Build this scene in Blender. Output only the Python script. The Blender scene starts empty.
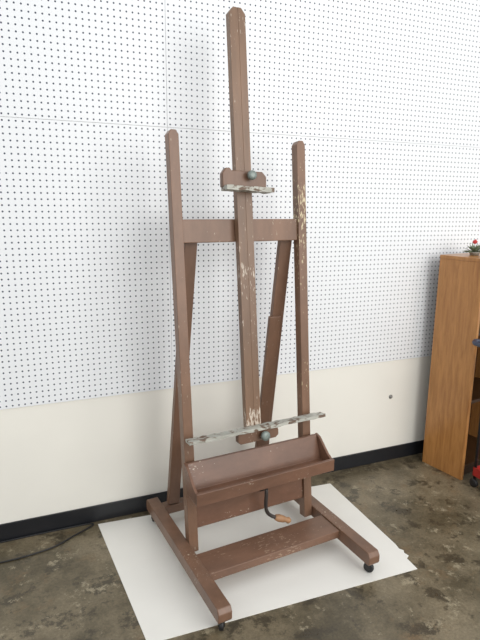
import bpy, math, bmesh, random
from mathutils import Matrix, Vector, noise
random.seed(4)
C = bpy.context.scene.collection
D = bpy.data
R = math.radians

# ---------------------------------------------------------------- materials
def new_mat(name):
    m = D.materials.new(name); m.use_nodes = True
    nt = m.node_tree
    return m, nt, nt.nodes['Principled BSDF']

def plain(name, col, rough=0.5, metal=0.0, var=0.15, scale=30, bump=0.05):
    m, nt, b = new_mat(name)
    N = nt.nodes; L = nt.links
    tc = N.new('ShaderNodeTexCoord')
    n = N.new('ShaderNodeTexNoise'); n.inputs['Scale'].default_value = scale; n.inputs['Detail'].default_value = 6
    L.new(tc.outputs['Object'], n.inputs['Vector'])
    mx = N.new('ShaderNodeMix'); mx.data_type = 'RGBA'
    mx.inputs['A'].default_value = (*[c*(1-var) for c in col], 1)
    mx.inputs['B'].default_value = (*[min(1, c*(1+var)) for c in col], 1)
    L.new(n.outputs['Fac'], mx.inputs['Factor'])
    L.new(mx.outputs['Result'], b.inputs['Base Color'])
    b.inputs['Roughness'].default_value = rough; b.inputs['Metallic'].default_value = metal
    if bump:
        bp = N.new('ShaderNodeBump'); bp.inputs['Strength'].default_value = bump
        L.new(n.outputs['Fac'], bp.inputs['Height']); L.new(bp.outputs['Normal'], b.inputs['Normal'])
    return m

def painted(name, col, chip=(0.5, 0.43, 0.34), chip_t=0.66, stretch=(1, 1, 0.35), scale=130, region_scale=5, rough=0.36, seed=0.0, zb=None, soft=.05):
    """old brown enamel paint with worn chips; zb = (z_from, z_to, amount) band with heavier wear"""
    m, nt, b = new_mat(name)
    N = nt.nodes; L = nt.links
    tc = N.new('ShaderNodeTexCoord')
    mp = N.new('ShaderNodeMapping'); mp.inputs['Scale'].default_value = stretch
    mp.inputs['Location'].default_value = (seed, seed*.7, seed*1.3)
    L.new(tc.outputs['Object'], mp.inputs['Vector'])
    n1 = N.new('ShaderNodeTexNoise'); n1.inputs['Scale'].default_value = 9; n1.inputs['Detail'].default_value = 7; n1.inputs['Roughness'].default_value = .65
    L.new(mp.outputs['Vector'], n1.inputs['Vector'])
    cst = N.new('ShaderNodeMapRange'); cst.inputs['From Min'].default_value = .3; cst.inputs['From Max'].default_value = .7
    L.new(n1.outputs['Fac'], cst.inputs['Value'])
    mx = N.new('ShaderNodeMix'); mx.data_type = 'RGBA'
    mx.inputs['A'].default_value = (*[c*.72 for c in col], 1)
    mx.inputs['B'].default_value = (*[c*1.25 for c in col], 1)
    L.new(cst.outputs['Result'], mx.inputs['Factor'])
    n2 = N.new('ShaderNodeTexNoise'); n2.inputs['Scale'].default_value = scale; n2.inputs['Detail'].default_value = 5; n2.inputs['Roughness'].default_value = .6
    L.new(mp.outputs['Vector'], n2.inputs['Vector'])
    n3 = N.new('ShaderNodeTexNoise'); n3.inputs['Scale'].default_value = region_scale; n3.inputs['Detail'].default_value = 2
    L.new(tc.outputs['Object'], n3.inputs['Vector'])
    ad = N.new('ShaderNodeMath'); ad.operation = 'MULTIPLY_ADD'
    L.new(n3.outputs['Fac'], ad.inputs[0]); ad.inputs[1].default_value = 0.5; L.new(n2.outputs['Fac'], ad.inputs[2])
    src = ad.outputs[0]
    if zb:
        sp = N.new('ShaderNodeSeparateXYZ'); L.new(tc.outputs['Object'], sp.inputs[0])
        for (z0, z1, am) in zb:
            q = N.new('ShaderNodeMapRange'); q.interpolation_type = 'SMOOTHSTEP'
            sb = N.new('ShaderNodeMath'); sb.operation = 'SUBTRACT'; L.new(sp.outputs['Z'], sb.inputs[0]); sb.inputs[1].default_value = (z0+z1)/2
            ab = N.new('ShaderNodeMath'); ab.operation = 'ABSOLUTE'; L.new(sb.outputs[0], ab.inputs[0])
            q.inputs['From Min'].default_value = 0; q.inputs['From Max'].default_value = abs(z1-z0)/2
            q.inputs['To Min'].default_value = am; q.inputs['To Max'].default_value = 0
            L.new(ab.outputs[0], q.inputs['Value'])
            a2 = N.new('ShaderNodeMath'); a2.operation = 'ADD'; L.new(src, a2.inputs[0]); L.new(q.outputs['Result'], a2.inputs[1]); src = a2.outputs[0]
    mr = N.new('ShaderNodeMapRange')
    mr.inputs['From Min'].default_value = chip_t + 0.25; mr.inputs['From Max'].default_value = chip_t + 0.25 + soft
    L.new(src, mr.inputs['Value'])
    m2 = N.new('ShaderNodeMix'); m2.data_type = 'RGBA'
    L.new(mr.outputs['Result'], m2.inputs['Factor'])
    L.new(mx.outputs['Result'], m2.inputs['A']); m2.inputs['B'].default_value = (*chip, 1)
    L.new(m2.outputs['Result'], b.inputs['Base Color'])
    b.inputs['Roughness'].default_value = rough
    bp = N.new('ShaderNodeBump'); bp.inputs['Strength'].default_value = 0.1; bp.inputs['Distance'].default_value = 0.003
    L.new(n2.outputs['Fac'], bp.inputs['Height']); L.new(bp.outputs['Normal'], b.inputs['Normal'])
    return m

M_brown = painted('brown_paint', (0.195, 0.108, 0.066), chip_t=0.695, zb=[(-.2, .5, .04)])
M_worn = painted('brown_paint_worn', (0.195, 0.108, 0.066), chip=(0.62, 0.53, 0.34), chip_t=0.67, region_scale=3, seed=3.1, zb=[(1.15, 1.7, .125), (.35, .8, .05)])
M_tray = painted('brown_paint_tray', (0.165, 0.084, 0.052), chip_t=0.685, stretch=(.5, 1, 1))
M_bar = painted('brown_paint_bar', (0.165, 0.088, 0.055), chip=(.33, .23, .16), chip_t=0.66, stretch=(.4, 1, 1))
M_leg = painted('brown_paint_leg', (0.165, 0.090, 0.056), chip_t=0.70, seed=7)
M_mast = painted('brown_paint_mast', (0.208, 0.123, 0.075), chip=(0.60, 0.52, 0.43), chip_t=0.68, stretch=(1.2, 1, .22), seed=1.7, zb=[(-.20, .20, .27), (.3, .95, .055)])
M_crust = painted('paint_crusted_wood', (0.42, 0.42, 0.37), chip=(0.14, 0.09, 0.06), chip_t=0.53, stretch=(.5, 1, 1), scale=70, region_scale=9, rough=0.6, soft=.09)
M_green = plain('oxidised_knob_metal', (0.22, 0.26, 0.24), 0.45, 0.4, 0.3, 60)
M_black = plain('black_rubber', (0.012, 0.012, 0.013), 0.45)
M_steel = plain('dark_steel', (0.05, 0.05, 0.05), 0.35, 0.8)
M_iron = plain('worn_iron', (0.07, 0.06, 0.055), 0.4, 0.6, .4)
M_handle = plain('worn_wood_handle', (0.40, 0.22, 0.11), 0.5, 0, .4)

# ---------------------------------------------------------------- helpers
def add(name, me, mat, parent=None, M=None, kind=None):
    o = D.objects.new(name, me); C.objects.link(o)
    if mat: me.materials.append(mat)
    if parent: o.parent = parent
    if M is not None: o.matrix_basis = M
    if kind: o['kind'] = kind
    return o

def bev(o, w=0.003, seg=2):
    m = o.modifiers.new('bevel', 'BEVEL'); m.width = w; m.segments = seg; m.limit_method = 'ANGLE'
    return o

def box_bm(bm, x0, x1, y0, y1, z0, z1, M=None):
    vs = [Vector((x, y, z)) for z in (z0, z1) for y in (y0, y1) for x in (x0, x1)]
    if M is not None: vs = [M @ v for v in vs]
    v = [bm.verts.new(p) for p in vs]
    for f in ((0, 2, 3, 1), (4, 5, 7, 6), (0, 1, 5, 4), (2, 6, 7, 3), (0, 4, 6, 2), (1, 3, 7, 5)):
        bm.faces.new([v[i] for i in f])

def boxes(name, lst, mat, parent=None, M=None, kind=None, b=0.002):
    bm = bmesh.new()
    for bx in lst:
        box_bm(bm, *bx)
    me = D.meshes.new(name); bm.to_mesh(me); bm.free()
    o = add(name, me, mat, parent, M, kind)
    if b: bev(o, b)
    return o

def prism_bm(bm, pts, y0, y1):
    a = [bm.verts.new((x, y0, z)) for x, z in pts]
    b = [bm.verts.new((x, y1, z)) for x, z in pts]
    n = len(pts)
    bm.faces.new(a); bm.faces.new(b[::-1])
    for i in range(n):
        bm.faces.new((a[i], b[i], b[(i+1) % n], a[(i+1) % n]))
    bmesh.ops.recalc_face_normals(bm, faces=bm.faces)

def prism_x(bm, pts, x0, x1):
    a = [bm.verts.new((x0, y, z)) for y, z in pts]; c = [bm.verts.new((x1, y, z)) for y, z in pts]
    bm.faces.new(a); bm.faces.new(c[::-1]); n = len(pts)
    for i in range(n):
        bm.faces.new((a[i], c[i], c[(i+1) % n], a[(i+1) % n]))
    bmesh.ops.recalc_face_normals(bm, faces=bm.faces)

def prism(name, pts, y0, y1, mat, parent=None, M=None, b=0.003):
    bm = bmesh.new(); prism_bm(bm, pts, y0, y1)
    me = D.meshes.new(name); bm.to_mesh(me); bm.free()
    o = add(name, me, mat, parent, M)
    if b: bev(o, b)
    return o

def lathe(name, prof, mat, parent=None, M=None, seg=24):
    bm = bmesh.new(); rings = []
    for r, z in prof:
        rings.append([bm.verts.new((r*math.cos(2*math.pi*i/seg), r*math.sin(2*math.pi*i/seg), z)) for i in range(seg)])
    for a, b in zip(rings, rings[1:]):
        for i in range(seg):
            bm.faces.new((a[i], a[(i+1) % seg], b[(i+1) % seg], b[i]))
    bm.faces.new(rings[0][::-1]); bm.faces.new(rings[-1])
    bmesh.ops.recalc_face_normals(bm, faces=bm.faces)
    for f in bm.faces: f.smooth = len(f.verts) == 4
    me = D.meshes.new(name); bm.to_mesh(me); bm.free()
    return add(name, me, mat, parent, M)

def tube_bm(bm, pts, r, seg=8):
    pts = [Vector(p) for p in pts]; rings = []
    for i, p in enumerate(pts):
        d = (pts[min(i+1, len(pts)-1)] - pts[max(i-1, 0)]).normalized()
        up = Vector((0, 0, 1)) if abs(d.z) < .9 else Vector((1, 0, 0))
        s = d.cross(up).normalized(); t = s.cross(d)
        rings.append([bm.verts.new(p + r*(math.cos(2*math.pi*k/seg)*s + math.sin(2*math.pi*k/seg)*t)) for k in range(seg)])
    for a, b in zip(rings, rings[1:]):
        for i in range(seg):
            f = bm.faces.new((a[i], a[(i+1) % seg], b[(i+1) % seg], b[i])); f.smooth = True
    bm.faces.new(rings[0][::-1]); bm.faces.new(rings[-1])
    bmesh.ops.recalc_face_normals(bm, faces=bm.faces)

def tube(name, pts, r, mat, parent=None, M=None, seg=8):
    bm = bmesh.new(); tube_bm(bm, pts, r, seg)
    me = D.meshes.new(name); bm.to_mesh(me); bm.free()
    return add(name, me, mat, parent, M)

def smooth_path(pts, n=8):
    pts = [Vector(p) for p in pts]; out = []
    P = [pts[0]] + pts + [pts[-1]]
    for i in range(1, len(P)-2):
        for k in range(n):
            t = k/n; a, b, c, d = P[i-1], P[i], P[i+1], P[i+2]
            out.append(.5*((2*b)+(-a+c)*t+(2*a-5*b+4*c-d)*t*t+(-a+3*b-3*c+d)*t**3))
    out.append(pts[-1]); return out

T = lambda x, y, z: Matrix.Translation((x, y, z))
RX = lambda a: Matrix.Rotation(R(a), 4, 'X')
RY = lambda a: Matrix.Rotation(R(a), 4, 'Y')
RZ = lambda a: Matrix.Rotation(R(a), 4, 'Z')

# ================================================================ ROOM
WALL_Y = 2.42
m, nt, b = new_mat('stained_concrete'); N = nt.nodes; L = nt.links
tc = N.new('ShaderNodeTexCoord')
def fnoise(scale, detail, rough, off):
    mp = N.new('ShaderNodeMapping'); mp.inputs['Location'].default_value = (off, off*.37, 0); L.new(tc.outputs['Object'], mp.inputs['Vector'])
    n = N.new('ShaderNodeTexNoise'); n.inputs['Scale'].default_value = scale; n.inputs['Detail'].default_value = detail; n.inputs['Roughness'].default_value = rough
    L.new(mp.outputs['Vector'], n.inputs['Vector']); return n.outputs['Fac']
def fmap(src, a, c, t0=0, t1=1):
    q = N.new('ShaderNodeMapRange'); q.inputs['From Min'].default_value = a; q.inputs['From Max'].default_value = c
    q.inputs['To Min'].default_value = t0; q.inputs['To Max'].default_value = t1; L.new(src, q.inputs['Value']); return q.outputs['Result']
def fmix(fac, A, B):
    q = N.new('ShaderNodeMix'); q.data_type = 'RGBA'; L.new(fac, q.inputs['Factor'])
    if isinstance(A, tuple): q.inputs['A'].default_value = (*A, 1)
    else: L.new(A, q.inputs['A'])
    if isinstance(B, tuple): q.inputs['B'].default_value = (*B, 1)
    else: L.new(B, q.inputs['B'])
    return q.outputs['Result']
base = fnoise(2.6, 13, .70, 0)
c0 = fmix(fmap(base, .40, .60), (.078, .063, .036), (.195, .160, .102))
rust = fnoise(4.5, 12, .72, 8.4)
c0 = fmix(fmap(rust, .55, .66, 0, .55), c0, (.175, .105, .048))
stain = fnoise(7.5, 14, .76, 5.3)
c1 = fmix(fmap(stain, .53, .58, 0, .85), c0, (.045, .036, .022))
tan = fnoise(8.5, 14, .80, 11.1)
c2 = fmix(fmap(tan, .56, .60, 0, .75), c1, (.33, .285, .195))
fine = fnoise(90, 8, .8, 2.2)
sc = N.new('ShaderNodeVectorMath'); sc.operation = 'SCALE'
L.new(c2, sc.inputs[0]); L.new(fmap(fine, .3, .7, .60, 1.40), sc.inputs['Scale'])
L.new(sc.outputs[0], b.inputs['Base Color'])
L.new(fmap(stain, .3, .7, .45, .25), b.inputs['Roughness'])
bp = N.new('ShaderNodeBump'); bp.inputs['Strength'].default_value = .12; bp.inputs['Distance'].default_value = .002
L.new(stain, bp.inputs['Height']); L.new(bp.outputs['Normal'], b.inputs['Normal'])
M_floor = m
boxes('floor', [(-3, 5, -3, WALL_Y+.1, -.1, 0)], M_floor, kind='structure', b=0)

M_wall = plain('lower_wall_paint', (0.86, 0.845, 0.775), 0.5, 0, .05, 3, .03)
boxes('wall_back', [(-3, 5, WALL_Y, WALL_Y+.1, 0, 3.2)], M_wall, kind='structure', b=0)
M_base = plain('black_vinyl_base', (0.012, 0.013, 0.016), 0.35)
boxes('baseboard_back', [(-3, 5, WALL_Y-.008, WALL_Y, 0, .085)], M_base, kind='structure', b=.002)

m, nt, b = new_mat('white_pegboard'); N = nt.nodes; L = nt.links
tc = N.new('ShaderNodeTexCoord')
v1 = N.new('ShaderNodeVectorMath'); v1.operation = 'MULTIPLY'; v1.inputs[1].default_value = (1/.0254, 0, 1/.0254)
v2 = N.new('ShaderNodeVectorMath'); v2.operation = 'FRACTION'
v3 = N.new('ShaderNodeVectorMath'); v3.operation = 'SUBTRACT'; v3.inputs[1].default_value = (.5, 0, .5)
v4 = N.new('ShaderNodeVectorMath'); v4.operation = 'LENGTH'
L.new(tc.outputs['Object'], v1.inputs[0]); L.new(v1.outputs[0], v2.inputs[0]); L.new(v2.outputs[0], v3.inputs[0]); L.new(v3.outputs[0], v4.inputs[0])
lt = N.new('ShaderNodeMapRange'); lt.inputs['From Min'].default_value = .135; lt.inputs['From Max'].default_value = .165
lt.inputs['To Min'].default_value = 1; lt.inputs['To Max'].default_value = 0
L.new(v4.outputs['Value'], lt.inputs['Value'])
mx = N.new('ShaderNodeMix'); mx.data_type = 'RGBA'
mx.inputs['A'].default_value = (.85, .875, .90, 1); mx.inputs['B'].default_value = (.05, .065, .10, 1)
L.new(lt.outputs['Result'], mx.inputs['Factor']); L.new(mx.outputs['Result'], b.inputs['Base Color'])
b.inputs['Roughness'].default_value = .4
M_peg = m
PZ = .635; PH = 1.2192; PW = 2.4384; SEAM = .648; g = .0006
k = 0
for row in range(2):
    for col in range(3):
        x0 = SEAM + (col-1)*PW
        k += 1
        bm = bmesh.new(); box_bm(bm, g, PW-g, -.006, 0, g, PH-g)
        me = D.meshes.new('pegboard'); bm.to_mesh(me); bm.free()
        o = add('trim_%d' % k, me, M_peg, None, T(x0, WALL_Y, PZ+row*PH), 'structure'); bev(o, .001)
        o['label'] = 'white perforated pegboard sheet mounted on the wall'

# ================================================================ EASEL
easel = D.objects.new('easel', None); C.objects.link(easel)
easel.empty_display_size = .2
easel.matrix_basis = T(.925, 1.591, .003) @ RZ(5)
easel['label'] = 'tall worn brown-painted wooden studio easel standing on a white sheet'
easel['category'] = 'easel'

LEAN = -5.45
SL = math.tan(R(-LEAN))
def lean(x, y0, z0):
    return T(x, y0, z0) @ RX(LEAN)
def plane_y(z): return .385 + SL*(z-.05)

ZR0, ZR1 = .054, .110
for sx in (-1, 1):
    pr = [(-.04, ZR0), (-.045, ZR0+.01), (-.045, ZR1-.018), (-.033, ZR1), (.775, ZR1), (.785, ZR1-.015), (.785, ZR0)]
    bm = bmesh.new(); prism_x(bm, pr, -.0275, .0275)
    me = D.meshes.new('runner'); bm.to_mesh(me); bm.free()
    bev(add('runner', me, M_leg, easel, T(sx*.345, 0, 0)), .003)
    for yy in (-.010, .752):
        fork = boxes('caster', [(-.015, .015, -.015, .015, .047, .054), (-.013, -.010, -.012, .014, .018, .047), (.010, .013, -.012, .014, .018, .047)],
                     M_steel, easel, T(sx*.345, yy, 0) @ RZ(25*sx), b=.001)
        lathe('wheel', [(.014, -.0095), (.0205, -.008), (.022, -.005), (.022, .005), (.0205, .008), (.014, .0095)], M_black, fork, T(0, -.002, .0225) @ RY(90))

boxes('base_crossbar', [(-.3175, .3175, .155, .292, .068, .104)], M_bar, easel, b=.003)

UW = .021
def upright_pts(h):
    return [(-UW, 0), (UW, 0), (UW, h-.016), (.010, h), (-.010, h), (-UW, h-.016)]
for sx, mt, hh in ((-1, M_brown, 1.747), (1, M_worn, 1.740)):
    prism('upright', upright_pts(hh), -.022, .022, mt, easel, lean(sx*.295, .385, .06), b=.0018)

zc = 1.411
boxes('crossbar', [(-.274, .274, -.014, .014, -.047, .047)], M_brown, easel, lean(0, plane_y(zc)+.002, zc), b=.003)
zl = .215
boxes('lower_board', [(-.274, .274, -.011, .011, -.06, .06)], M_tray, easel, lean(0, plane_y(zl), zl), b=.003)

# mast
zb = .545; hm = 1.742; hw = .0355
cs = [(-hw, -.016), (-.004, -.016), (-.004, -.0145), (.004, -.0145), (.004, -.016), (hw, -.016), (hw, .016), (-hw, .016)]
bm = bmesh.new()
def ring(z, sc=1): return [bm.verts.new((x*sc, y, z)) for x, y in cs]
rs = [ring(0), ring(hm-.022), ring(hm, .5)]
for a, c in zip(rs, rs[1:]):
    for i in range(8): bm.faces.new((a[i], a[(i+1) % 8], c[(i+1) % 8], c[i]))
bm.faces.new(rs[0]); bm.faces.new(rs[-1])
bmesh.ops.recalc_face_normals(bm, faces=bm.faces)
me = D.meshes.new('mast'); bm.to_mesh(me); bm.free()
mast = bev(add('mast', me, M_mast, easel, lean(.002, plane_y(zb)-.032, zb) @ RY(-.45)), .0015)

def knob(parent, M, r=.019):
    return lathe('knob', [(.006, 0), (.006, .012), (r*.8, .013), (r, .018), (r, .028), (r*.85, .034), (r*.3, .036)], M_green, parent, M @ RX(90), 20)

def crust(name, hw, y0, y1, z0, z1, parent, M, nx=60, amp=.003):
    bm = bmesh.new(); rings = []
    prof = [(y0, z0), ((y0+y1)/2, z0), (y1, z0), (y1, (z0+z1)/2), (y1, z1), ((y0+y1)/2, z1), (y0, z1), (y0, (z0+z1)/2)]
    for i in range(nx+1):
        x = -hw + 2*hw*i/nx; rr = []
        for k, (y, z) in enumerate(prof):
            n = noise.noise_vector(Vector((x*45, y*60, z*60+k)))
            rr.append(bm.verts.new((x, y+n.y*amp, z+n.z*amp)))
        rings.append(rr)
    for a, c in zip(rings, rings[1:]):
        for k in range(8): bm.faces.new((a[k], a[(k+1) % 8], c[(k+1) % 8], c[k]))
    bm.faces.new(rings[0]); bm.faces.new(rings[-1])
    bmesh.ops.recalc_face_normals(bm, faces=bm.faces)
    me = D.meshes.new(name); bm.to_mesh(me); bm.free()
    o = add(name, me, M_crust, parent, M)
    o['label'] = 'ledge crusted with grey and white dried paint'
    return o

zk = 1.587
MK = lean(-.020, plane_y(zk)-.0675, zk)
clamp = prism('canvas_clamp', [(-.10, -.002), (.10, -.002), (.10, .045), (.082, .064), (-.060, .064), (-.066, .073), (-.084, .073), (-.10, .052)], -.014, .014, M_leg, easel, MK @ RY(1.0))
crust('clamp_ledge', .108, -.045, .012, -.018, .0, clamp, T(.012, 0, 0) @ RY(1.2), 24, .003)
knob(clamp, T(.020, -.014, .045))

zg = .578
MG = lean(0.006, plane_y(zg)-.0685, zg)
carrier = prism('ledge_carrier', [(-.095, -.008), (-.10, -.030), (-.10, -.050), (-.088, -.062), (.085, -.062), (.10, -.050), (.10, -.030), (.095, -.008)], -.014, .014, M_leg, easel, MG)
crust('canvas_ledge', .335, -.031, .014, -.010, .003, carrier, T(.008, 0, 0), 80, .0028)
knob(carrier, T(.02, -.014, -.036), .021)

# tool tray
X = .336
bm = bmesh.new()
yb, yf = .386, .248
box_bm(bm, -X, X, yf-.002, yf+.015, .346, .400)
prism_x(bm, [(yb, .472), (yb-.013, .472), (yf+.086, .370), (yf+.015, .370), (yf+.015, .350), (yf+.098, .350)], -X+.012, X-.012)
for s in (-1, 1):
    x0, x1 = (-X, -X+.012) if s < 0 else (X-.012, X)
    prism_x(bm, [(yf+.015, .350), (yf+.100, .350), (yb, .466), (yb, .475), (yb-.030, .468), (yf+.040, .412), (yf+.015, .400)], x0, x1)
bmesh.ops.recalc_face_normals(bm, faces=bm.faces)
me = D.meshes.new('tool_tray'); bm.to_mesh(me); bm.free()
bev(add('tool_tray', me, M_tray, easel, T(.006, 0, 0)), .002)

def beam(name, p0, p1, w, d, mat, parent):
    p0 = Vector(p0); p1 = Vector(p1); L_ = (p1-p0).length
    z = (p1-p0).normalized(); x = Vector((1, 0, 0)); y = z.cross(x).normalized(); x = y.cross(z)
    M = Matrix.Translation(p0) @ Matrix((x, y, z)).transposed().to_4x4()
    return boxes(name, [(-w/2, w/2, -d/2, d/2, 0, L_)], mat, parent, M, b=.003)
beam('rear_leg', (-.265, .70, .110), (-.222, .545, 1.40), .056, .03, M_leg, easel)
beam('rear_leg', (.212, .70, .104), (.240, .545, 1.40), .062, .026, M_leg, easel)
a = Vector((.212, .70, .104)); c = Vector((.240, .545, 1.40))
o_ = Vector((-.026, -.024, 0))
beam('leg_extension', a.lerp(c, .01)+o_, a.lerp(c, .70)+o_, .060, .020, M_leg, easel)
boxes('rear_stretcher', [(-.3175, .3175, .68, .73, .062, .103)], M_leg, easel, b=.003)

# crank
crank = boxes('crank', [(-.020, .020, -.014, .014, -.026, .026)], M_black, easel, T(.038, .366, .295), b=.002)
tube('crank_rod', smooth_path([(0, -.012, -.004), (0, -.034, -.008), (-.003, -.042, -.028), (-.005, -.042, -.084), (.004, -.043, -.118), (.022, -.046, -.137), (.046, -.05, -.152)], 6), .0085, M_iron, crank)
lathe('crank_handle', [(.008, 0), (.013, .004), (.017, .02), (.0155, .045), (.011, .060), (.015, .074), (.008, .084)], M_handle, crank,
      T(.040, -.048, -.148) @ Matrix.Rotation(R(114), 4, Vector((.15, 1, 0)).normalized()))

# ================================================================ SHEET
M_paper = plain('white_sheet', (0.80, 0.79, 0.745), 0.5, 0, .07, 4, .02)
def sheet(name, pts, z, mat):
    bm = bmesh.new()
    a = [bm.verts.new((x, y, z)) for x, y in pts]; c = [bm.verts.new((x, y, z+.0025)) for x, y in pts]
    bm.faces.new(a[::-1]); bm.faces.new(c)
    for i in range(len(pts)): bm.faces.new((a[i], a[(i+1) % len(pts)], c[(i+1) % len(pts)], c[i]))
    bmesh.ops.recalc_face_normals(bm, faces=bm.faces)
    me = D.meshes.new(name); bm.to_mesh(me); bm.free()
    return add(name, me, mat)
o = sheet('floor_sheet', [(.318, 1.585), (1.478, 1.548), (1.482, 1.62), (1.502, 1.632), (1.496, 1.655), (1.506, 1.67), (1.494, 1.688), (1.500, 1.72), (1.512, 2.30), (.256, 2.385)], 0.0, M_paper)
o['label'] = 'white hardboard sheet lying flat on the concrete under the easel'; o['category'] = 'board'

# ================================================================ CORD
cord = tube('power_cord', smooth_path([(-.9, 2.15, .004), (-.5, 2.28, .004), (-.184, 2.25, .004), (.022, 2.27, .004), (.14, 2.33, .004), (.235, 2.392, .004), (.1, 2.404, .004), (-.3, 2.40, .004)], 10), .0035, M_black)
cord['label'] = 'thin black power cord lying along the floor by the wall'; cord['category'] = 'cable'

M_dull = plain('dull_zinc', (0.30, 0.29, 0.27), 0.5, 0.3)
pl = lathe('wall_bolt', [(.013, 0), (.013, .003), (.005, .005), (.005, .012)], M_dull, None, T(1.985, WALL_Y, .41) @ RX(90), 14)
pl['label'] = 'small metal bolt fixed in the painted lower wall'; pl['category'] = 'bolt'

# ================================================================ CABINET
def oak(name, c0, c1):
    m, nt, b = new_mat(name); N = nt.nodes; L = nt.links
    tc = N.new('ShaderNodeTexCoord'); mp = N.new('ShaderNodeMapping'); mp.inputs['Scale'].default_value = (12, 12, 1.3)
    L.new(tc.outputs['Object'], mp.inputs['Vector'])
    n1 = N.new('ShaderNodeTexNoise'); n1.inputs['Scale'].default_value = 4; n1.inputs['Detail'].default_value = 10; n1.inputs['Roughness'].default_value = .65; n1.inputs['Distortion'].default_value = .4
    L.new(mp.outputs['Vector'], n1.inputs['Vector'])
    cr = N.new('ShaderNodeValToRGB'); L.new(n1.outputs['Fac'], cr.inputs['Fac'])
    e = cr.color_ramp.elements; e[0].position = .3; e[0].color = (*c0, 1); e[1].position = .7; e[1].color = (*c1, 1)
    L.new(cr.outputs['Color'], b.inputs['Base Color']); b.inputs['Roughness'].default_value = .28
    return m
M_oak = oak('oak_veneer', (.31, .130, .036), (.52, .250, .080))
M_oak_shade = oak('shaded_oak_interior', (.03, .014, .007), (.06, .028, .012))  # shade inside the open cabinet, put into the colour of the oak
cab = D.objects.new('bookcase', None); C.objects.link(cab)
cab.matrix_basis = T(2.178, 2.322, 0) @ RZ(10)
cab['label'] = 'honey-brown wood veneer cabinet with open front standing against the wall'; cab['category'] = 'cabinet'
W_, Dp, H_ = .46, .27, 1.258
boxes('side_panel', [(0, .02, -Dp, 0, 0, H_-.02)], M_oak, cab)
boxes('side_panel', [(W_-.02, W_, -Dp, 0, 0, H_-.02)], M_oak, cab)
boxes('top_panel', [(-.002, W_+.002, -Dp-.004, 0, H_-.02, H_)], M_oak, cab)
boxes('back_panel', [(.02, W_-.02, -.008, 0, .06, H_-.02)], M_oak_shade, cab)
for z in (.06, .45, .84):
    boxes('shelf', [(.02, W_-.02, -Dp+.01, -.008, z, z+.018)], M_oak_shade, cab)
boxes('kick_board', [(.02, W_-.02, -Dp+.03, -Dp+.045, 0, .06)], M_oak_shade, cab)

M_leaf = plain('leaf_green', (0.16, 0.2, 0.12), .5, 0, .4)
M_red = plain('red_petals', (0.5, 0.03, 0.03), .5)
M_pot = plain('glazed_grey_pot', (0.30, 0.28, 0.24), .5)
pot = D.objects.new('potted_plant', None); C.objects.link(pot); pot.matrix_basis = T(2.335, 2.23, 1.2585)
pot['label'] = 'small potted plant with red flower on top of the wood cabinet'; pot['category'] = 'plant'
lathe('pot', [(.022, 0), (.028, .014), (.029, .015), (.029, .019), (.025, .019), (.022, .015)], M_pot, pot)
bm = bmesh.new()
for i in range(60):
    a = random.uniform(0, 6.28); t = random.uniform(.3, 1.5); l = random.uniform(.03, .08); w = .006
    d = Vector((math.cos(a)*math.sin(t), math.sin(a)*math.sin(t), math.cos(t)*.75)); s = Vector((-math.sin(a), math.cos(a), random.uniform(-.5, .5)))
    p = Vector((math.cos(a)*.008, math.sin(a)*.008, .018))
    q = [p, p+d*l*.5+s*w, p+d*l+Vector((0, 0, -.006*t)), p+d*l*.5-s*w]
    v = [bm.verts.new(x) for x in q]; bm.faces.new((v[0], v[1], v[2])); bm.faces.new((v[0], v[2], v[3]))
me = D.meshes.new('foliage'); bm.to_mesh(me); bm.free(); add('foliage', me, M_leaf, pot)
bm = bmesh.new(); bmesh.ops.create_icosphere(bm, subdivisions=2, radius=.012)
for v in bm.verts: v.co *= 1+.5*noise.noise(v.co*150)
me = D.meshes.new('flower'); bm.to_mesh(me); bm.free(); add('flower', me, M_red, pot, T(-.016, -.01, .076))
tube('stem', [(0, 0, .018), (-.008, -.005, .045), (-.016, -.01, .070)], .0015, M_leaf, pot, seg=6)

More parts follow.
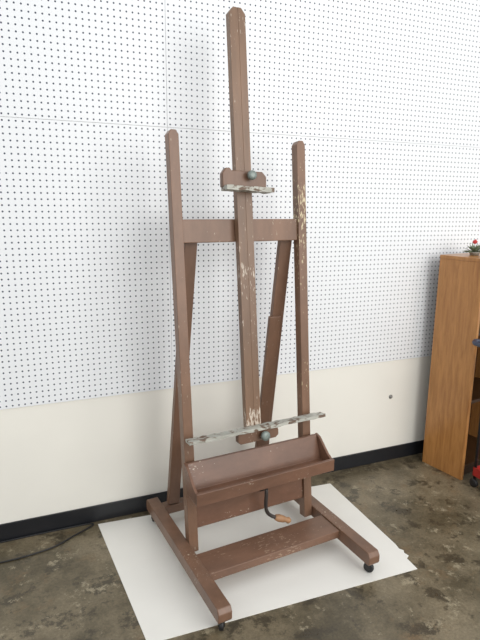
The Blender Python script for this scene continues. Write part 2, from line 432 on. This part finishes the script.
M_blue = plain('blue_enamel', (0.025, 0.04, 0.08), .35)
M_redm = plain('red_enamel', (0.36, 0.02, 0.015), .35)
cart = D.objects.new('utility_cart', None); C.objects.link(cart); cart.matrix_basis = T(2.228, 1.765, 0)
cart['label'] = 'metal rolling cart with red lower tray and blue push handle'; cart['category'] = 'cart'
def tray(name, z, h, mat):
    boxes(name, [(0, .40, 0, .22, z, z+.006), (0, .40, 0, .005, z+.006, z+h), (0, .40, .215, .22, z+.006, z+h), (0, .005, .005, .215, z+.006, z+h), (.395, .40, .005, .215, z+.006, z+h)], mat, cart, b=.001)
tray('lower_tray', .07, .05, M_redm); tray('upper_tray', .70, .06, M_blue)
for x in (.008, .392):
    for y in (.008, .212):
        tube('post', [(x, y, .05), (x, y, .84)], .008, M_black, cart)
        lathe('wheel', [(.01, -.008), (.024, -.007), (.025, 0), (.024, .007), (.01, .008)], M_black, cart, T(x, y, .026) @ RY(90))
tube('push_handle', smooth_path([(.008, .008, .82), (-.08, .008, .845), (-.13, .04, .85), (-.145, .08, .85), (-.145, .15, .85), (-.13, .18, .85), (-.08, .212, .845), (.008, .212, .82)], 5), .012, M_blue, cart)

# ================================================================ LIGHT
def area(name, loc, tgt, size, power, col):
    l = D.lights.new(name, 'AREA'); l.size = size; l.energy = power; l.color = col
    o = D.objects.new(name, l); C.objects.link(o); o.location = loc
    o.rotation_euler = (Vector(tgt)-Vector(loc)).to_track_quat('-Z', 'Y').to_euler(); return o
area('window_light', (2.4, -2.0, 2.2), (.8, 2.2, .5), 3.2, 115, (1, .975, .94))
w = D.worlds.new('world'); bpy.context.scene.world = w; w.use_nodes = True
w.node_tree.nodes['Background'].inputs['Color'].default_value = (.98, .99, 1, 1)
w.node_tree.nodes['Background'].inputs['Strength'].default_value = .96
bpy.context.scene.view_settings.view_transform = 'Standard'

# ================================================================ CAMERA
cd = D.cameras.new('camera'); cam = D.objects.new('camera', cd); C.objects.link(cam)
cd.sensor_fit = 'VERTICAL'; cd.sensor_height = 36; cd.lens = 530/640*36
cam.matrix_basis = T(0, 0, 1.52) @ RZ(-22.6) @ RX(90-12.24) @ RZ(.5)
bpy.context.scene.camera = cam
